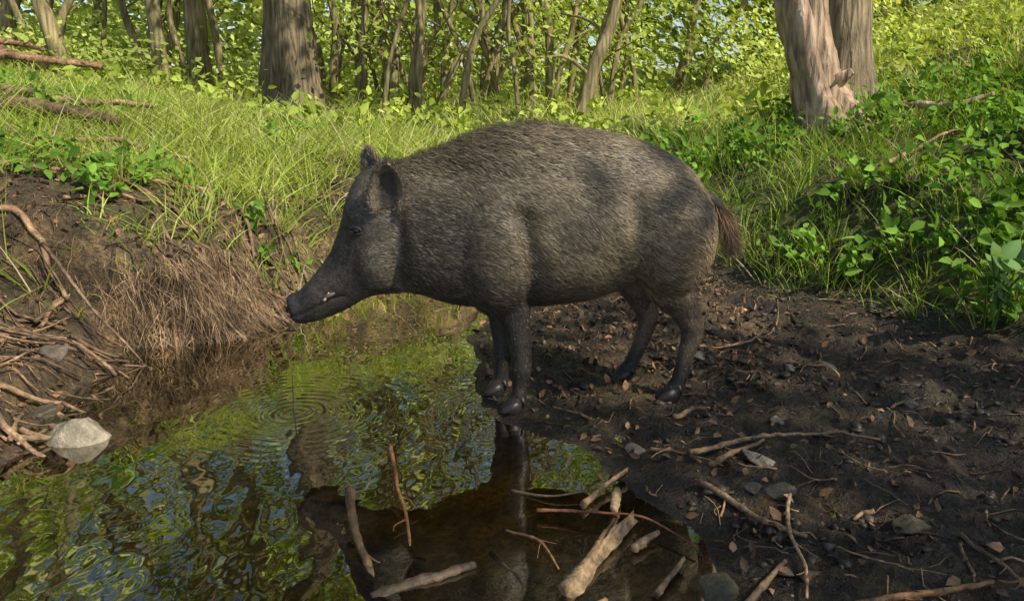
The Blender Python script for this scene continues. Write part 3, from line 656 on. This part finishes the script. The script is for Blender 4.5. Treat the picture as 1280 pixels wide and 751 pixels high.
stick('stick',[(.06,1.77),(.2,1.74),(.30,1.72),(.40,1.61)],.004,(1.3,.7,.35),zs=[.02,.03,.03,.02])
stick('driftwood',[(.165,1.81),(.23,1.89),(.30,1.97)],.016,PALE,zs=[.015,.02,.025],ns=8,rough=.6,taper=.7,flat=.5)
stick('driftwood',[(.11,1.45),(.20,1.59),(.29,1.73)],.026,(1.3,1.15,.9),zs=[-.0,.015,.02],ns=9,rough=.8,taper=.6,flat=.45,wig=.001)
stick('driftwood',[(.13,1.50),(.19,1.60),(.23,1.68)],.012,(.8,.65,.45),zs=[.012,.03,.03],ns=7,rough=.6,taper=.6,flat=.5)
stick('driftwood',[(.245,1.77),(.27,1.86)],.017,(1.2,1.1,.9),zs=[.015,.025],ns=7,rough=.6,taper=.9,flat=.5)
stick('driftwood',[(.29,1.44),(.37,1.55)],.015,(.9,.85,.7),zs=[.01,.02],ns=8,rough=.6,flat=.5)
stick('driftwood',[(.27,1.6),(.34,1.66)],.010,PALE,zs=[.012,.02],ns=7,rough=.5)
stick('driftwood',[(.06,1.40),(.12,1.38),(.20,1.42)],.012,MID,zs=[.0,.012,.01],ns=7,rough=.5,flat=.6)
stick('driftwood',[(-.29,1.44),(-.18,1.49),(-.085,1.54)],.015,DK,zs=[-.01,.003,.006],ns=8,rough=.3)
stick('stick',[(-.47,1.72),(-.36,1.66),(-.2,1.62)],.006,DK,zs=[-.03,-.01,-.02],tw=2)
stick('stick',[(-.05,1.62),(.02,1.5),(.03,1.38)],.006,DK,zs=[-.01,.0,-.02],tw=2)
stick('stick',[(.0,1.9),(.1,1.86),(.22,1.88)],.004,DK,zs=[.0,.01,.02],tw=1)
stick('stick',[(-.02,1.72),(.06,1.66),(.12,1.55)],.004,(.9,.6,.35),zs=[-.005,.01,.005],tw=2)
stick('stick',[(-1.85,3.1),(-1.65,3.0),(-1.42,2.95)],.008,(1.,.85,.75),zs=[.45,.25,.01],tw=2)
stick('fallen_branch',[(2.0,4.35),(2.2,4.55),(2.45,4.75),(2.65,4.85)],.016,PALE,.07,tw=4)
stick('fallen_log',[(-3.1,5.0),(-2.7,4.9),(-2.35,4.85)],.06,(.9,.72,.55),.10)
stick('fallen_branch',[(-3.1,4.6),(-2.6,4.5),(-2.1,4.55),(-1.75,4.4)],.020,PALE,.10,tw=4)
stick('fallen_branch',[(-3.5,5.6),(-2.9,5.4),(-2.4,5.6)],.035,PALE,.14,tw=4)
stick('fallen_log',[(-5.6,8.6),(-4.9,8.3),(-4.2,8.4)],.10,(1.4,1.05,.8),.22,tw=3)
stick('fallen_branch',[(-5.2,7.4),(-4.6,7.3),(-3.7,7.5)],.06,(1.5,1.15,.85),.26,tw=4)
stick('fallen_branch',[(-5.2,6.6),(-4.6,6.7),(-3.8,6.5)],.04,(1.5,1.15,.85),.25,tw=4)
stick('fallen_branch',[(-5.9,8.2),(-5.2,8.7),(-4.6,8.2)],.04,(1.5,1.1,.85),.35,tw=4)
for i in range(60):
    x0=-2.0+.6*rng.random(); y0=2.1+.85*rng.random(); a=rng.normal()*.7+.3; L=.08+.20*rng.random(); g=.6+.9*rng.random()
    stick('stick',[(x0,y0),(x0+math.cos(a)*L,y0+math.sin(a)*L)],.003+.009*rng.random()**2,(1.2*g,1.02*g,.82*g),.01+.025*rng.random())
for i in range(50):
    x0=.25+1.3*rng.random(); y0=1.45+2.2*rng.random(); a=rng.random()*6.3; L=.06+.16*rng.random(); g=.4+.9*rng.random()
    if float(np.interp(y0,YR,XR))+.12>x0 or math.hypot(x0-.53,y0-2.5)<.1: continue
    stick('stick',[(x0,y0),(x0+math.cos(a)*L*.5+.01*rng.normal(),y0+math.sin(a)*L*.5+.01*rng.normal()),(x0+math.cos(a)*L,y0+math.sin(a)*L)],.0025+.004*rng.random()**2,(1.2*g,.98*g,.72*g),.010,tw=int(rng.random()*2))
stick('drip_stand_in',[(-.72,2.46),(-.715,2.46)],.0025,DK,zs=[-.05,.13],wig=0)  # thin dark twig standing in for the water drip at the ripple centre
def stone(x,y,sx,sy,sz,c,dz=0,name='stone',rot=0,peak=0,lm=.50):
    bm=bmesh.new(); bmesh.ops.create_icosphere(bm,subdivisions=4,radius=1)
    o=rng.random(3)*50; V=np.array([v.co[:] for v in bm.verts])
    pl=nrm(rng.normal(size=(11,3)))
    d=np.ones(len(V))
    for q in pl:
        t=V@q; lim=lm+.2*rng.random(); d=np.where(t>lim,np.minimum(d,lim/np.maximum(t,1e-3)),d)
    d=d*(1+.24*fbm(V[:,0]*2+o[0]+V[:,2],V[:,1]*2+o[1]-V[:,2]*.7,5)); V=V*d[:,None]
    if peak: V[:,:2]*=(1-peak*np.clip(V[:,2:3]+.2,-.4,1)); V[:,0]+=.30*V[:,2]
    F=np.array([[v.index for v in f.verts] for f in bm.faces]); bm.free()
    V=V*[sx*1.2,sy*1.2,sz*1.1]; cr,sr=math.cos(rot),math.sin(rot); V=np.stack([V[:,0]*cr-V[:,1]*sr,V[:,0]*sr+V[:,1]*cr,V[:,2]],1)
    V+=[x,y,h1(x,y)+sz*.2+dz]; return mesh_np(name,V,F,[M_stone],None,np.tile(c,(len(V),1)))
G1=(.42,.36,.27);G2=(.28,.24,.18);OL=(.10,.09,.05);WH=(.5,.44,.35);BRN=(.36,.20,.07)
for s in ((.68,2.02,.055,.035,.022,G1),(.665,1.80,.04,.035,.028,G1),(.60,1.83,.03,.025,.015,G2),(.92,1.66,.05,.04,.022,OL),(1.12,2.72,.05,.03,.02,G2),(1.0,2.71,.04,.025,.018,G1),
 (.70,2.88,.045,.03,.015,G1),(.43,1.47,.07,.05,.02,OL),(.52,2.48,.03,.02,.010,G2),(.80,2.25,.025,.02,.012,WH),(-1.52,2.42,.06,.05,.03,G2),
 (-1.66,2.75,.07,.05,.04,(.2,.16,.13)),(1.25,2.35,.03,.02,.02,G2),(.36,2.15,.04,.03,.010,G2)): stone(*s,rot=rng.random()*3)
stone(-1.33,2.25,.105,.08,.085,(.46,.40,.31),.0,peak=.35,lm=.68)
for s in ((-.5,1.88,.13,.09,.05),(-.75,1.7,.12,.1,.05),(-.45,2.1,.1,.07,.05),(-.95,1.95,.12,.09,.06),(-.2,1.75,.09,.07,.05),(-.65,2.25,.08,.06,.05),(-1.05,1.6,.12,.08,.06),(-.35,2.35,.09,.07,.05),(.05,1.6,.08,.06,.04),(-1.0,2.5,.09,.07,.05)):
    stone(*s,BRN,name='stream_stone',rot=rng.random()*3)
ico=bmesh.new(); bmesh.ops.create_icosphere(ico,subdivisions=1,radius=1); IV=np.array([v.co[:] for v in ico.verts]); IF=np.array([[v.index for v in f.verts] for f in ico.faces]); ico.free()
def scatter_rocks(name,n,xr,yr,sz,colf,cond,mat):
    x=xr[0]+(xr[1]-xr[0])*rng.random(n); y=yr[0]+(yr[1]-yr[0])*rng.random(n); h,I=H(x,y,True); m=cond(I,x,y,h); x,y,h=x[m],y[m],h[m]; n=len(x)
    s=sz[0]+(sz[1]-sz[0])*rng.random(n)**3
    V=IV[None]*(1+.35*rng.normal(size=(n,len(IV),1)))*(s[:,None]*(.6+.8*rng.random((n,3))))[:,None,:]*[1,1,.6]+np.stack([x,y,h+s*.05],1)[:,None]
    F=(np.arange(n)[:,None,None]*len(IV)+IF[None]).reshape(-1,3); C=np.repeat(colf(n),len(IV),0)
    return mesh_np(name,V.reshape(-1,3),F,[mat],None,C)
scatter_rocks('mud_clods',7000,(-.2,2.4),(1.2,4.8),(.003,.020),lambda n:np.array([[.060,.043,.027]])*(.5+rng.random((n,1))),lambda I,x,y,h:(I['dr']>.1)&(I['db']<.3)&(fbm(x*3,y*3,3)>-.06),M_hide)
scatter_rocks('gravel',1000,(-2.2,2.4),(1.2,4.6),(.003,.014),lambda n:np.array([[.26,.22,.17]])*(.4+rng.random((n,1))),lambda I,x,y,h:((I['dr']>0)&(I['db']<.2)&(rng.random(len(x))<.2))|((I['dl']>0)&(I['dl']<.5)),M_stone)
n=17000; x=-2.8+5.4*rng.random(n); y=1.2+4.2*rng.random(n); h,I=H(x,y,True); m=((I['dr']>.02)&(rng.random(n)<.32+.65*((x<1.1)&(y>2.5))))|(I['dl']>.02); x,y,h=x[m],y[m],h[m]
a,f=leaves(np.stack([x,y,h+.006],1),.030,.5); g=(.2+1.1*rng.random((len(x),1))**1.7)*np.array([[.80,.54,.31]]); mesh_np('leaf_litter',a,f,[M_litter],None,rep(g,6))
B=Buf()
for i in range(1400):
    left=rng.random()<.35
    if left: x0=-2.6+1.3*rng.random(); y0=2.1+2.*rng.random()
    else: x0=-.05+2.1*rng.random(); y0=1.3+3.0*rng.random()
    hh,I=H(np.array([x0]),np.array([y0]),True)
    if I['din'][0]>-.03 or (not left and I['db'][0]>.5): continue
    a=rng.random()*6.28; L=.02+.12*rng.random()**2; p=gpath([(x0,y0),(x0+math.cos(a)*L*.5+.01*rng.normal(),y0+math.sin(a)*L*.5),(x0+math.cos(a)*L,y0+math.sin(a)*L)],.005,6)
    r=.001+.003*rng.random()**2; g=.3+1.4*rng.random(); B.add(*tube(p,np.linspace(r,r*.6,6),5),0,(1.1*g,.9*g,.68*g))
B.obj('twigs',[M_wood])

# ---------------------------------------------------------------- light & camera
w=bpy.data.worlds.new('World'); sc.world=w; w.use_nodes=True; nt=w.node_tree; bg=nt.nodes['Background']
sk=nt.nodes.new('ShaderNodeTexSky'); sk.sky_type='NISHITA'; sk.sun_disc=False; sk.sun_elevation=math.asin(S.z); sk.sun_rotation=math.atan2(S.x,S.y)
nt.links.new(sk.outputs[0],bg.inputs[0]); bg.inputs[1].default_value=.15
L=bpy.data.lights.new('sun','SUN'); L.energy=5; L.angle=math.radians(.5); L.color=(1,.95,.82); lo=bpy.data.objects.new('sun',L); sc.collection.objects.link(lo); lo.rotation_euler=S.to_track_quat('Z','Y').to_euler()
cd=bpy.data.cameras.new('camera'); cd.sensor_width=36; cd.lens=28; cd.clip_end=500; cam=bpy.data.objects.new('camera',cd); cam.location=(0,0,.98); cam.rotation_euler=(math.radians(76.2),0,0); sc.collection.objects.link(cam); sc.camera=cam
